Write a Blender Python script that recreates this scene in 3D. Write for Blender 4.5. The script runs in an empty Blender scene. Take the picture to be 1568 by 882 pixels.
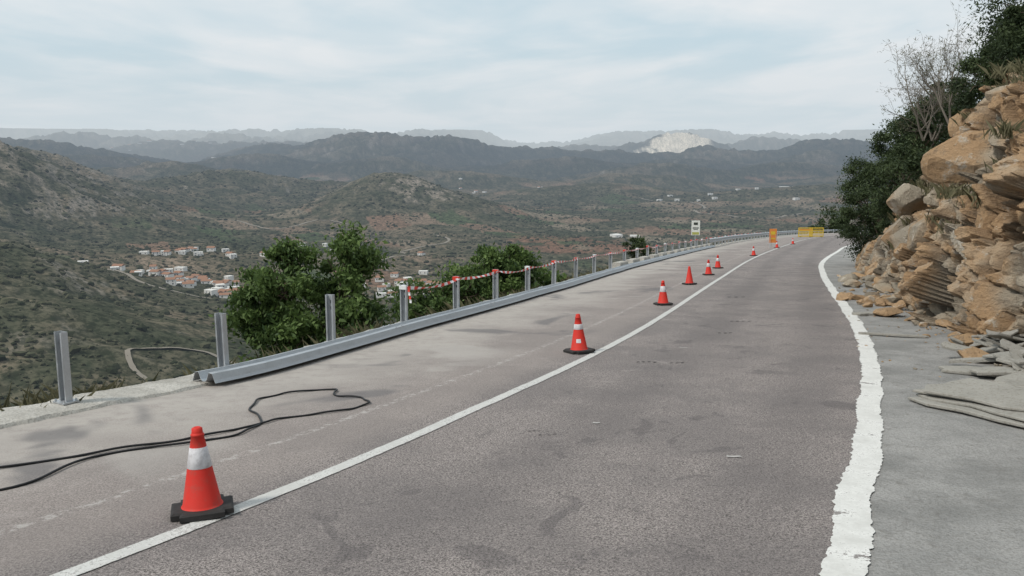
import bpy, bmesh, math, random
import numpy as np
from mathutils import Vector
rng=np.random.default_rng(7); random.seed(7)
SC=bpy.context.scene
COL=SC.collection
SL=0.0817
def rz(y): return -SL*np.clip(y,-60,165)

# ---------------------------------------------------------------- helpers
def mesh_np(name,V,F,mats=(),midx=None,attrs=None,smooth=False):
    V=np.asarray(V,dtype=np.float32); me=bpy.data.meshes.new(name)
    me.vertices.add(len(V)); me.vertices.foreach_set('co',V.ravel())
    if isinstance(F,np.ndarray):
        k=F.shape[1]; n=len(F); flat=F.ravel().astype(np.int32); starts=np.arange(n,dtype=np.int32)*k
    else:
        n=len(F); ks=np.array([len(f) for f in F]); flat=np.array([i for f in F for i in f],dtype=np.int32)
        starts=np.concatenate([[0],np.cumsum(ks)[:-1]]).astype(np.int32)
    me.loops.add(len(flat)); me.loops.foreach_set('vertex_index',flat)
    me.polygons.add(n); me.polygons.foreach_set('loop_start',starts)
    for m in mats: me.materials.append(m)
    if midx is not None: me.polygons.foreach_set('material_index',np.asarray(midx,dtype=np.int32))
    me.update(calc_edges=True); me.validate()
    if attrs:
        for a,v in attrs.items():
            v=np.asarray(v,dtype=np.float32)
            if v.ndim==2:
                at=me.attributes.new(a,'FLOAT_COLOR','POINT'); at.data.foreach_set('color',np.c_[v,np.ones(len(v),dtype=np.float32)].astype(np.float32).ravel())
            else:
                at=me.attributes.new(a,'FLOAT','POINT'); at.data.foreach_set('value',v)
    me.polygons.foreach_set('use_smooth',np.full(len(me.polygons),smooth))
    ob=bpy.data.objects.new(name,me); COL.objects.link(ob); return ob
class MB:
    def __init__(s): s.v=[];s.f=[];s.m=[]
    def add(s,vs,fs,m=0):
        o=len(s.v); s.v+= [tuple(v) for v in vs]; s.f+=[tuple(i+o for i in f) for f in fs]; s.m+=[m]*len(fs)
    def box(s,c,ax,ay,az,m=0):
        c=Vector(c);ax=Vector(ax);ay=Vector(ay);az=Vector(az)
        vs=[c+sx*ax+sy*ay+sz*az for sz in(-1,1) for sy in(-1,1) for sx in(-1,1)]
        s.add(vs,[(0,2,3,1),(4,5,7,6),(0,1,5,4),(2,6,7,3),(0,4,6,2),(1,3,7,5)],m)
    def tube(s,pts,rad,n=6,m=0,cap=True):
        pts=[Vector(p) for p in pts]; vs=[];fs=[]
        for i,p in enumerate(pts):
            d=(pts[min(i+1,len(pts)-1)]-pts[max(i-1,0)])
            d=d.normalized() if d.length>1e-9 else Vector((0,0,1))
            a=d.orthogonal().normalized() if abs(d.z)>.99 else d.cross(Vector((0,0,1))).normalized()
            b=d.cross(a); r=rad[i] if hasattr(rad,'__len__') else rad
            for k in range(n):
                t=2*math.pi*k/n; vs.append(p+r*(math.cos(t)*a+math.sin(t)*b))
        for i in range(len(pts)-1):
            for k in range(n):
                k2=(k+1)%n; fs.append((i*n+k,i*n+k2,(i+1)*n+k2,(i+1)*n+k))
        if cap: fs.append(tuple(range(n))[::-1]); fs.append(tuple(range((len(pts)-1)*n,len(pts)*n)))
        s.add(vs,fs,m)
    def obj(s,name,mats,smooth=False,parent=None):
        ob=mesh_np(name,s.v,s.f,mats,s.m,smooth=smooth)
        if parent: ob.parent=parent
        return ob
def empty(name,loc=(0,0,0)):
    e=bpy.data.objects.new(name,None); e.location=loc; COL.objects.link(e); return e
def catmull(P,n):
    P=np.array(P,float); Q=np.vstack([2*P[0]-P[1],P,2*P[-1]-P[-2]])
    out=[]
    for i in range(1,len(Q)-2):
        p0,p1,p2,p3=Q[i-1],Q[i],Q[i+1],Q[i+2]
        for t in np.linspace(0,1,n,endpoint=False):
            out.append(.5*((2*p1)+(-p0+p2)*t+(2*p0-5*p1+4*p2-p3)*t*t+(-p0+3*p1-3*p2+p3)*t**3))
    out.append(Q[-2]); return np.array(out)
def normals2(P):
    d=np.gradient(P[:,:2],axis=0); d/=np.linalg.norm(d,axis=1)[:,None]+1e-9
    return d,np.stack([-d[:,1],d[:,0]],1)   # tangent, left normal
def sdist(X,Y,P):
    best=np.full(X.shape,1e18); sg=np.zeros(X.shape)
    for a,b in zip(P[:-1],P[1:]):
        dx,dy=b[0]-a[0],b[1]-a[1]; L=dx*dx+dy*dy
        t=np.clip(((X-a[0])*dx+(Y-a[1])*dy)/L,0,1)
        ex=X-a[0]-t*dx; ey=Y-a[1]-t*dy; d=ex*ex+ey*ey
        c=dx*(Y-a[1])-dy*(X-a[0]); m=d<best
        best=np.where(m,d,best); sg=np.where(m,np.sign(c),sg)
    return np.sqrt(best)*sg
def hsh(ix,iy,seed):
    n=(ix*374761393+iy*668265263+seed*974634777)&0xffffffff
    n=((n^(n>>13))*1274126177)&0xffffffff; n^=n>>16
    return n/4294967296.0
def gn(x,y,seed=0):
    ix=np.floor(x).astype(np.int64); iy=np.floor(y).astype(np.int64); fx=x-ix; fy=y-iy
    u=fx**3*(fx*(fx*6-15)+10); v=fy**3*(fy*(fy*6-15)+10)
    def g(i,j):
        a=hsh(ix+i,iy+j,seed)*2*np.pi; return np.cos(a)*(fx-i)+np.sin(a)*(fy-j)
    return 1.4*((g(0,0)*(1-u)+g(1,0)*u)*(1-v)+(g(0,1)*(1-u)+g(1,1)*u)*v)
def fbm(x,y,o=5,seed=0,ridged=False,gain=.5):
    s=0;a=1;t=0
    for i in range(o):
        n=gn(x,y,seed+i*17)
        if ridged: n=1-2*np.abs(n)
        s=s+a*n; t+=a; a*=gain
        x,y=(x*.8-y*.6)*2.03+11.3,(x*.6+y*.8)*2.03-5.7
    return s/t
def sst(v,a,b):
    t_=np.clip((v-a)/(b-a),0,1); return t_*t_*(3-2*t_)
def lerp3(a,b,f): return np.asarray(a)*(1-f[:,None])+np.asarray(b)*f[:,None]

# ---------------------------------------------------------------- material helpers
class NT:
    def __init__(s,name):
        s.mat=bpy.data.materials.new(name); s.mat.use_nodes=True; s.t=s.mat.node_tree; s.t.nodes.clear()
        s.out=s.n('ShaderNodeOutputMaterial')
    def n(s,typ,**kw):
        nd=s.t.nodes.new(typ)
        for k,v in kw.items(): setattr(nd,k,v)
        return nd
    def l(s,a,b): s.t.links.new(a,b)
    def setin(s,sock,v):
        if hasattr(v,'links'): s.l(v,sock)
        else: sock.default_value=v
    def pos(s): return s.n('ShaderNodeNewGeometry').outputs['Position']
    def noise(s,scale,detail=4,rough=.55,vec=None,dist=0):
        nd=s.n('ShaderNodeTexNoise'); s.l(vec if vec else s.pos(),nd.inputs['Vector'])
        nd.inputs['Scale'].default_value=scale; nd.inputs['Detail'].default_value=detail
        nd.inputs['Roughness'].default_value=rough; nd.inputs['Distortion'].default_value=dist
        return nd.outputs['Fac']
    def voro(s,scale,vec=None,feature='F1',out='Distance'):
        nd=s.n('ShaderNodeTexVoronoi',feature=feature); s.l(vec if vec else s.pos(),nd.inputs['Vector'])
        nd.inputs['Scale'].default_value=scale; return nd.outputs[out]
    def ss(s,v,a,b,to0=0,to1=1):
        m=s.n('ShaderNodeMapRange',interpolation_type='SMOOTHSTEP'); s.setin(m.inputs[0],v)
        if a>b: a,b,to0,to1=b,a,to1,to0
        m.inputs[1].default_value=a; m.inputs[2].default_value=b; m.inputs[3].default_value=to0; m.inputs[4].default_value=to1
        return m.outputs[0]
    def m(s,op,a,b=0,c=None):
        nd=s.n('ShaderNodeMath',operation=op); s.setin(nd.inputs[0],a); s.setin(nd.inputs[1],b)
        if c is not None: s.setin(nd.inputs[2],c)
        return nd.outputs[0]
    def mix(s,f,a,b,bt='MIX'):
        nd=s.n('ShaderNodeMix',data_type='RGBA',blend_type=bt); s.setin(nd.inputs[0],f)
        s.setin(nd.inputs[6],a if hasattr(a,'links') else (*a,1)); s.setin(nd.inputs[7],b if hasattr(b,'links') else (*b,1))
        return nd.outputs[2]
    def attr(s,name,o='Fac'): return s.n('ShaderNodeAttribute',attribute_name=name).outputs[o]
    def bsdf(s,col,rough=.8,metal=0,bump=None,bs=.3,bd=.01,spec=.3,**kw):
        b=s.n('ShaderNodeBsdfPrincipled'); s.setin(b.inputs['Base Color'],col if hasattr(col,'links') else (*col,1))
        s.setin(b.inputs['Roughness'],rough); b.inputs['Metallic'].default_value=metal
        b.inputs['Specular IOR Level'].default_value=spec
        if bump is not None:
            bp=s.n('ShaderNodeBump'); bp.inputs['Strength'].default_value=bs; bp.inputs['Distance'].default_value=bd
            s.l(bump,bp.inputs['Height']); s.l(bp.outputs[0],b.inputs['Normal'])
        return b.outputs[0]
    def diff(s,col):
        b=s.n('ShaderNodeBsdfDiffuse'); s.setin(b.inputs[0],col if hasattr(col,'links') else (*col,1)); return b.outputs[0]
    def done(s,sh): s.l(sh,s.out.inputs['Surface']); return s.mat
    def haze(s,sh):   # painted aerial perspective: emissive haze colour mixed in by distance from the mountain road
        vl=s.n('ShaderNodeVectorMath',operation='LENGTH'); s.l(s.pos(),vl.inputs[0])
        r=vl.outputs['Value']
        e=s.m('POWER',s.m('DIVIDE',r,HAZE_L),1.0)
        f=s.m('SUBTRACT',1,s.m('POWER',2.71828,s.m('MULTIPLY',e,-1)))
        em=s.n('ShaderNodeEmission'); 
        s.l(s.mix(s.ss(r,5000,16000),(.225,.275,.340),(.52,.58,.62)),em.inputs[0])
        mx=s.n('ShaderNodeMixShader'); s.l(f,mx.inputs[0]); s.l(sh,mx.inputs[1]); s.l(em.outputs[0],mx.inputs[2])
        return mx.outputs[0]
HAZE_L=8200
def simple(name,col,rough=.6,metal=0,var=.15,scale=20,spec=.3,bump=.1):
    t=NT(name); n=t.noise(scale,3)
    c=t.mix(n,tuple(x*(1-var) for x in col),tuple(min(1,x*(1+var)) for x in col))
    return t.done(t.bsdf(c,rough,metal,bump=n,bs=bump,spec=spec))

# ---------------------------------------------------------------- layout (metres)
LLINE=[(-5,-4),(-4,-.5),(-2.9,2.4),(-2.157,3.85),(-1.688,4.695),(-1.066,5.946),(-.379,7.46),(1.018,10.71),(2.668,15.13),(6.32,25.8),(12.13,42.4),(20.8,64.95),(33.0,95),(46.4,122.9),(65,143),(90,152),(120,148)]
RLINE=[(-.5,-4),(.3,-.5),(1.0,2.2),(1.605,3.85),(1.93,4.587),(2.576,5.946),(3.369,7.74),(4.293,9.95),(5.436,13.01),(6.607,16.53),(8.183,21.47),(10.51,28.5),(13.7,37.3),(19.16,50.1),(27.8,69),(42,92),(60,110),(85,120),(115,118)]
BAR=[(-10,-3),(-8,1),(-6.3,4),(-5.1,6),(-4.126,7.626),(-3.2,9.2),(-2.46,11.3),(-1.753,13.59),(-1.04,15.68),(-.346,17.75),(.39,20.1),(1.14,22.3),(1.90,24.8),(2.7,27.4),(3.55,30.1),(4.45,33),(9.86,49),(14.86,63),(21.8,81.8),(33.7,110),(44.9,134),(59,156),(80,170),(110,175),(150,168)]
ROCK=[(3.4,-8),(4.6,-1),(5.4,3),(6.1,7),(6.6,10.7),(7.43,13.9),(8.8,18.3),(10.96,25.2),(14.75,35.5),(23,52),(32,70),(47,90),(64,104),(88,112),(115,110)]
barC=catmull(BAR,12); rokC=catmull(ROCK,10); llC=catmull(LLINE,14); rlC=catmull(RLINE,14)
barT=np.vstack([[(-60,-200),(-30,-60)],barC,[(260,120),(400,0)]])
rokT=np.vstack([[(-20,-200),(-4,-60)],rokC,[(200,60),(300,-60)]])

# ---------------------------------------------------------------- terrain
# (x, y, height above valley, sx, sy)
B=[(-8550,15000,520,1500,2200),(-6710,15500,470,1300,2000),(-4530,14500,410,1600,2000),(-2700,14000,400,1500,1800),(-1050,15500,520,800,1800),(-2900,9500,240,1800,700),
   (2000,15500,430,900,1800),(3200,15000,465,700,1800),(4500,15500,415,900,1800),(6000,15000,425,800,1800),(7800,15000,450,1500,1800),(-11500,15000,560,1800,2000),
   (-100,17500,310,9000,1500),(0,25000,300,14000,3000),(-5200,10500,300,1100,600),(-7500,11000,340,1300,700),(-3600,11500,290,900,500),
   (-1000,7000,250,480,600),(-1480,7300,228,400,600),(-2100,7600,200,500,500),(-480,7150,222,380,600),(250,7500,190,400,500),(950,7200,160,500,500),(1650,7000,185,380,400),(2550,6800,232,450,600),(3500,6800,230,600,700),
   (-3700,6300,215,900,600),(-2700,5400,135,500,400),(-3500,4600,150,500,400),(300,5900,112,600,250),(-900,5600,130,400,260),(1250,6100,132,320,220),(2050,5900,138,320,220),(-1700,5900,150,400,250),
   (-340,2380,92,150,260),(-150,2250,50,110,200),(-1000,2900,92,260,300),(-620,3100,62,260,300),(-300,4300,78,320,250),(-1700,4200,110,400,300),
   (900,5000,95,350,220),(1700,5200,105,360,220),(300,3300,42,260,180),(1100,3000,50,300,250),(2300,4500,115,450,300),(600,4200,62,260,180),
   (1750,9500,300,620,500),(3300,10500,280,800,600),(900,10500,200,900,600),
   (-1160,1600,175,240,360),(-1500,2200,190,320,400),(-1330,1500,208,280,400),
   (-560,660,84,150,240),(-350,560,44,110,120),(-820,950,92,200,260),
   (-420,1200,14,300,250)]
def Vh(x,y):
    s=0
    for cx,cy,H,sx,sy in B: s=s+(H*np.exp(-.5*(((x-cx)/sx)**2+((y-cy)/sy)**2)))**2.5
    b=s**(1/2.5); r=np.hypot(x,y)
    far=np.clip((r-4500)/7000,0,1)
    z=-168+b
    z=z+fbm(x/850,y/850,5,3,gain=.5)*(14+.12*b)*(1+far)
    z=z+(fbm(x/420+fbm(x/300,y/300,2,8)*.5,y/420,6,21,ridged=True,gain=.56)-.25)*(10+.30*b)*(1+.3*far)
    z=z+(fbm(x/130,y/130,4,71,ridged=True,gain=.5)-.3)*np.clip((r-350)/500,0,1)*(2.5+.05*b)
    z=z+far*(fbm(x/2600,y/2600,6,44,ridged=True,gain=.56)-.3)*85*np.clip(b/150,0.2,1.4)
    return z
def rocktop(Y): return np.where(Y<30,np.interp(Y,[0,16.5,18.5,20,22,24,27,30],[2.95,2.9,2.45,1.6,.8,.1,-.8,-1.4]),rz(Y)+1.0)
def Hter(X,Y):
    sL=sdist(X,Y,barT); sR=-sdist(X,Y,rokT); R=rz(Y)
    so=np.maximum(sL-.35,0)
    slope=R-.3-.72*so+fbm(X/9,Y/9,4,77)*1.3*np.clip(so/6,0,1)+fbm(X/60,Y/60,4,78)*9*np.clip(so/60,0,1)
    tr=np.clip((sR-1.55)/1.0,0,1)
    hill=R-.3+tr*(rocktop(Y)-.25-(R-.3))+.33*np.clip(sR-2.5,0,120)-.6*np.maximum(sR-300,0)
    hill=hill+fbm(X/5,Y/5,3,90)*.3*tr
    loc=np.where(sL>0,slope,np.where(sR>0,hill,R-.3))
    V=Vh(X,Y); k=9.0
    return k*np.logaddexp(loc/k,np.minimum(V,400)/k)
az=np.radians(np.r_[np.arange(-42,42.001,.11),np.arange(45,318,3.)])
rr=np.r_[2.0,np.geomspace(3,150,85)[:-1],np.geomspace(150,4200,350)[:-1],np.geomspace(4200,60000,300)]
A,Rr=np.meshgrid(az,rr); X=np.sin(A)*Rr; Y=np.cos(A)*Rr
Z=Hter(X,Y)
nA,nR=len(az),len(rr)
idx=np.arange(nA*nR).reshape(nR,nA); nx=np.roll(idx,-1,axis=1)
F=np.stack([idx[:-1],idx[1:],nx[1:],nx[:-1]],-1).reshape(-1,4)
F=F[:,::-1]
def hgt(x,y):
    a=np.arctan2(x,y); r=np.hypot(x,y)
    fa=np.clip(np.interp(a,az,np.arange(nA)),0,nA-1.001); fr=np.clip(np.interp(r,rr,np.arange(nR)),0,nR-1.001)
    i=fr.astype(int); j=fa.astype(int); u=fr-i; v=fa-j
    return (Z[i,j]*(1-v)+Z[i,j+1]*v)*(1-u)+(Z[i+1,j]*(1-v)+Z[i+1,j+1]*v)*u
# land cover colours plus painted ridge shading, per vertex
xf,yf,zf=X.ravel(),Y.ravel(),Z.ravel(); rf_=np.hypot(xf,yf)
dZr=np.gradient(Z,axis=0)/np.gradient(Rr,axis=0); dA=np.gradient(az); dA[nA-92:]=.05; dZa=np.gradient(Z,axis=1)/(Rr*np.abs(dA)[None,:])
slope_=np.sqrt(dZr**2+np.clip(dZa,-3,3)**2).ravel()
def blur(M,kr,ka):
    for ax_,k in((0,kr),(1,ka)):
        P_=np.pad(M,[(k+1,k) if a==ax_ else (0,0) for a in(0,1)],'edge'); C_=np.cumsum(P_,axis=ax_)
        M=(C_[2*k+1:]-C_[:-2*k-1])/(2*k+1) if ax_==0 else (C_[:,2*k+1:]-C_[:,:-2*k-1])/(2*k+1)
    return M
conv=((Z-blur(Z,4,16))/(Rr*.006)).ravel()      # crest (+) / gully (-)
nb=fbm(xf/330,yf/330,4,301); nm=fbm(xf/70,yf/70,4,305); nh=fbm(xf/22,yf/22,3,309); nB=fbm(xf/1500,yf/1500,3,311)
c=lerp3((.062,.066,.042),(.130,.115,.080),sst(nm,-.28,.30))
c=lerp3(c,np.array((.165,.132,.094)),.8*sst(nb+.35*nm,.02,.28))
c=lerp3(c,np.array((.036,.043,.027)),.8*sst(nh+.5*nm-.3*nb,.12,.34))
c=lerp3(c,np.array((.026,.034,.022)),.80*sst(-conv,.10,.65)*sst(rf_,300,800))  # gullies darkened for relief: painted ridge shading as well as dark vegetation
c=lerp3(c,np.array((.185,.165,.128)),.65*sst(conv,.15,.9)*sst(rf_,300,800)*sst(nm+nb,-.4,.2))  # crests paled to paint in relief, along with bare rock
c=lerp3(c,np.array((.245,.215,.18)),.8*sst(slope_+.3*nh,.40,.62)*sst(nm+nb,-.1,.2))
wood=sst(rf_,4200,6000)*sst(-rf_,-11500,-9000)*sst(nB+.5*nb,-.35,.05)
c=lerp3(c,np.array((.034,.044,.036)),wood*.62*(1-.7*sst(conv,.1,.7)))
c=lerp3(c,np.array((.20,.185,.135)),sst(rf_,9500,12000)*sst(nb+nB,-.2,.3)*.8*(1-sst(-conv,.1,.6)))
u_=(xf*.86+yf*.5)/75+nb*.7; w_=(-xf*.5+yf*.86)/140+nm*.25; iu,iw=np.floor(u_).astype(np.int64),np.floor(w_).astype(np.int64)
h1_=hsh(iu,iw,5);h2_=hsh(iu,iw,6); plot=(h1_>.60)*sst(-zf,112,140)*(rf_>900)*(rf_<7500)*(slope_<.3)*sst(nb+nB,-.25,.05)
pc=lerp3((.20,.125,.088),(.23,.205,.155),h2_); pc[h2_>.75]=(.075,.095,.05)
c=lerp3(c,pc,plot*.9)
rr_=sst(-np.hypot((xf-110)/130,(yf-1560)/190),-1.2,-.7)*sst(nm,-.25,.05); c=lerp3(c,np.array((.21,.115,.08)),rr_*.8)
c=lerp3(c,np.array((.30,.25,.205)),.85*sst(-np.hypot((xf+225)/100,(yf-2230)/150)+.9*nh,-1.05,-.5)*sst(nm+nh,-.15,.2))
c=lerp3(c,np.array((.24,.20,.16)),.7*sst(-np.hypot((xf+1010)/230,(yf-1500)/260)+.8*nh,-1.0,-.4)*sst(nm+nh,-.05,.3))
qd=np.sqrt(((xf-1780-.35*(yf-9150))/360)**2+((yf-9150)/460)**2)+.75*fbm(xf/200,yf/200,4,77)
c=lerp3(c,np.array((1.25,1.08,.88)),sst(-qd,-1.1,-.88)*np.clip(.8+.6*nh,0,1))
near=sst(-rf_,-110,-25); c=lerp3(c,lerp3((.05,.06,.03),(.22,.19,.13),sst(fbm(xf/.9,yf/.9,3,99),-.2,.3)),near*.8)
t=NT('hillside_ground'); fine=t.noise(.11,4,.8)
cc=t.attr('land','Color'); cc=t.mix(t.ss(fine,.40,.60),t.mix(1.0,cc,(1.25,1.22,1.22),'MULTIPLY'),t.mix(1.0,cc,(.48,.53,.50),'MULTIPLY'))
shr=t.voro(.19); cc=t.mix(t.m('MULTIPLY',t.ss(shr,.42,.20),.55),cc,(.030,.038,.022))
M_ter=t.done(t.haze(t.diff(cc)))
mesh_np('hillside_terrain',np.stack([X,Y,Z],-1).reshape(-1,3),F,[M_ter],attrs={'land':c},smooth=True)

# ---------------------------------------------------------------- road sheets
def strip(name,PL,PR,nv,mat,dz=0,attrs=True,jit=0):
    n=700
    rs=lambda P: np.r_[0,np.cumsum(np.linalg.norm(np.diff(P,axis=0),axis=1))]
    dl=rs(PL); s=dl[-1]*(np.linspace(0,1,n)**1.8); L=np.stack([np.interp(s,dl,PL[:,k]) for k in(0,1)],1)
    dr=rs(PR); s2=dr[-1]*(np.linspace(0,1,n)**1.8); R=np.stack([np.interp(s2,dr,PR[:,k]) for k in(0,1)],1)
    w=np.linspace(0,1,nv)[None,:,None]; P=L[:,None]*(1-w)+R[:,None]*w
    Xs,Ys=P[...,0],P[...,1]; Zs=rz(Ys)+dz
    if jit: Zs=Zs+jit*fbm(Xs*1.3,Ys*1.3,4,5)*np.sin(np.linspace(0,1,nv)*np.pi)[None,:]
    I=np.arange(n*nv).reshape(n,nv); F=np.stack([I[:-1,:-1],I[:-1,1:],I[1:,1:],I[1:,:-1]],-1).reshape(-1,4)
    at=None
    if attrs:
        xf,yf=Xs.ravel(),Ys.ravel()
        at={'dB':-sdist(xf,yf,barC[::3]),'dC':sdist(xf,yf,llC[::3]),'dR':sdist(xf,yf,rlC[::3])}
    return mesh_np(name,np.stack([Xs,Ys,Zs],-1).reshape(-1,3),F,[mat],attrs=at,smooth=True)
def build_asphalt():
    t=NT('old_asphalt'); 
    ag=t.noise(80,4,.9); ag2=t.voro(105); n1=t.noise(.8,4,.6); n2=t.noise(5,4,.7)
    c=t.mix(t.ss(ag,.39,.61),(.068,.060,.057),(.41,.36,.34))
    c=t.mix(t.m('MULTIPLY',t.ss(ag2,.32,.08),.75),c,(.66,.60,.56))
    c=t.mix(t.m('MULTIPLY',t.ss(n1,.38,.60),.42),c,(.145,.132,.130))
    dC=t.attr('dC'); dB=t.attr('dB')
    left=t.ss(dC,.05,.5)
    c=t.mix(t.m('MULTIPLY',left,.32),c,(.37,.32,.29))
    wob=t.m('ADD',dB,t.m('MULTIPLY',t.m('SUBTRACT',n2,.5),1.8)); wob=t.m('ADD',wob,t.m('MULTIPLY',t.m('SUBTRACT',n1,.5),2.4))
    dust=t.m('MULTIPLY',t.ss(wob,2.4,.8),t.ss(n2,.25,.65,.35,.9))
    c=t.mix(dust,c,(.43,.395,.36))
    for o in(-1.1,-2.7):
        d=t.m('ABSOLUTE',t.m('SUBTRACT',dC,o)); c=t.mix(t.m('MULTIPLY',t.ss(d,.5,.1),.25),c,(.11,.10,.10))
    n4=t.noise(.5,3,.6,dist=.5)
    c=t.mix(t.m('MULTIPLY',t.m('MULTIPLY',t.ss(n4,.44,.34),t.ss(dC,.6,1.6)),.5),c,(.43,.40,.37))
    st=t.m('MULTIPLY',t.ss(n4,.59,.67),t.ss(dC,.2,1.2)); c=t.mix(t.m('MULTIPLY',st,.60),c,(.115,.112,.118))
    # worn, slightly darker repair areas in the open lane
    n5=t.noise(1.6,5,.65,dist=.8); c=t.mix(t.m('MULTIPLY',t.m('MULTIPLY',t.ss(n5,.585,.63),t.ss(dC,-.2,-.6)),.38),c,(.085,.078,.080))
    c=t.mix(t.m('MULTIPLY',t.ss(n5,.36,.30),.30),c,(.38,.34,.32))
    old=t.m('MULTIPLY',t.ss(t.m('ABSOLUTE',t.m('SUBTRACT',dC,.86)),.06,.02),t.ss(t.noise(14,4,.8),.48,.60))
    c=t.mix(t.m('MULTIPLY',old,.5),c,(.56,.53,.50))
    return t.done(t.bsdf(c,.92,bump=ag,bs=.7,bd=.007,spec=.15))
M_asph=build_asphalt()
strip('asphalt_road',barC,rlC,20,M_asph)
t=NT('rough_concrete'); n1=t.noise(1.2,5,.7); n2=t.noise(60,3,.8); dR=t.attr('dR'); n3=t.noise(6,5,.75)
c=t.mix(t.ss(n1,.3,.7),(.235,.232,.222),(.37,.36,.345)); c=t.mix(t.m('MULTIPLY',t.ss(n2,.42,.66),.5),c,(.12,.11,.10))
c=t.mix(t.m('MULTIPLY',t.ss(n3,.54,.70),.5),c,(.155,.145,.13))
soil=t.ss(t.m('ADD',t.m('MULTIPLY',dR,-1),t.m('MULTIPLY',n1,1.6)),1.85,2.8)
c=t.mix(t.m('MULTIPLY',soil,.85),c,t.mix(t.ss(n3,.35,.65),(.15,.125,.10),(.38,.33,.27)))
M_conc=t.done(t.bsdf(c,.92,bump=t.m('ADD',n3,t.m('MULTIPLY',n2,.3)),bs=.8,bd=.035,spec=.2))
strip('concrete_shoulder',rlC,rokC+normals2(rokC)[1]*-.8,16,M_conc,jit=.05)

def paint(name,worn,br=1,patch=0):
    t=NT(name); n=t.noise(60,4,.85); n2=t.noise(3.0,5,.8)
    c=t.mix(t.ss(n2,.3,.7),(.58*br,.57*br,.54*br),(.76*br,.75*br,.72*br))
    wm=t.m('MULTIPLY',t.ss(t.m('ADD',n,t.m('MULTIPLY',n2,.6)),worn,worn+.09),.80)
    c=t.mix(wm,c,(.22,.20,.19))
    if patch: c=t.mix(t.m('MULTIPLY',t.ss(n2,.62,.65),.9),c,(.21,.19,.18))
    return t.done(t.bsdf(c,.8,bump=n,bs=.4,bd=.004,spec=.15))
def line(name,P,w,mat,dz,rag,tmax=.99):
    d=np.r_[0,np.cumsum(np.linalg.norm(np.diff(P,axis=0),axis=1))]; n=5000
    s=d[-1]*tmax*(np.linspace(0,1,n)**2.2); Q=np.stack([np.interp(s,d,P[:,k]) for k in(0,1)],1)
    T,N=normals2(Q)
    k=s*9; ja=fbm(k,k*0+3,5,int(w*100),gain=.65); jb=fbm(k,k*0+9,5,int(w*100)+5,gain=.65)
    jl=fbm(s*1.1,s*0+1,3,8)*rag*1.2
    a=Q+N*(w/2+rag*ja+jl)[:,None]; b=Q-N*(w/2+rag*jb-jl)[:,None]
    m=(a+b)/2
    V=np.stack([a,m,b],1).reshape(-1,2); V=np.c_[V,rz(V[:,1])+dz]
    I=np.arange(n*3).reshape(n,3); F=np.stack([I[:-1,1:],I[:-1,:-1],I[1:,:-1],I[1:,1:]],-1).reshape(-1,4)
    return mesh_np(name,V,F[:,::-1],[mat])
line('painted_line_marking',llC,.112,paint('white_road_paint',.84,.84),.006,.010)
line('painted_line_marking',rlC,.205,paint('worn_white_paint',.88,.98,1),.009,.042)
M_dark=simple('dark_tar',(.06,.055,.053),.9,var=.6,scale=120); 
mb=MB()
for (cx,cy,k,lx) in [(.22,6.72,5,.022),(.30,6.60,4,.022),(1.62,10.2,4,.04),(2.02,10.15,3,.04),(3.3,13.0,3,.05),(3.9,14.6,4,.06),(5.1,19.5,3,.1)]:
    for i in range(k):
        x=cx+i*lx*1.7-.08; y=cy+random.uniform(-.02,.02); h=lx*.8; w=lx*.42; a=random.uniform(.01,.03)
        mb.add([(x-w,y-h,rz(y-h)+.005),(x+w,y-h+a,rz(y-h+a)+.005),(x+w*1.3+a,y+h,rz(y+h)+.005),(x-w*.3,y+h-a,rz(y+h-a)+.005)],[(0,1,2,3)])
mb.obj('road_tar_marks',[M_dark])
mb=MB(); M_scr=simple('pale_scrape',(.42,.40,.38),.9,var=.4,scale=60)
for x,y,w in[(1.62,5.95,.06),(2.35,11.4,.06),(.72,7.0,.035)]:
    mb.add([(x-w,y-.015,rz(y-.015)+.005),(x-w*.2,y-.028,rz(y-.028)+.005),(x+w,y-.01,rz(y-.01)+.005),(x+w*.7,y+.02,rz(y+.02)+.005),(x-w*.3,y+.012,rz(y+.012)+.005),(x-w*.8,y+.025,rz(y+.025)+.005)],[(0,1,2,3,4,5)])
mb.obj('road_scrape_marks',[M_scr])

# ---------------------------------------------------------------- concrete ledge under the barrier
t=NT('pale_concrete'); n1=t.noise(2,5,.7); n2=t.noise(45,3,.75)
c=t.mix(t.ss(n1,.3,.7),(.37,.35,.315),(.56,.535,.49)); c=t.mix(t.m('MULTIPLY',t.ss(n2,.45,.65),.55),c,(.2,.18,.15))
M_pale=t.done(t.bsdf(c,.9,bump=t.noise(18,4,.8),bs=.8,bd=.03,spec=.2))
d=np.r_[0,np.cumsum(np.linalg.norm(np.diff(barC,axis=0),axis=1))]
sB=np.arange(0,d[-1]-1,.08); Q=np.stack([np.interp(sB,d,barC[:,k]) for k in(0,1)],1); T,N=normals2(Q)
j1=fbm(sB*1.5,sB*0,5,31,gain=.6)*.11; j2=fbm(sB*1.7,sB*0+5,4,33)*.16+fbm(sB*6,sB*0+5,3,34)*.06
inn=np.interp(Q[:,1],[0,7,9,12,200],[.42,.34,.26,.20,.20])
prof=[(-inn-j1,-.02),(-inn-j1+.04,.030),(np.zeros(len(sB)),.045),(.28+j2,.04),(.33+j2,-.1),(.36+j2,-.7)]
V=[];
for o,z in prof:
    p=Q+N*np.broadcast_to(o,(len(sB),))[:,None]; V.append(np.c_[p,rz(p[:,1])+z+fbm(p[:,0]*3,p[:,1]*3,4,12)*.02])
V=np.stack(V,1).reshape(-1,3); I=np.arange(len(V)).reshape(len(sB),len(prof))
F=np.stack([I[:-1,:-1],I[1:,:-1],I[1:,1:],I[:-1,1:]],-1).reshape(-1,4)
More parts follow.
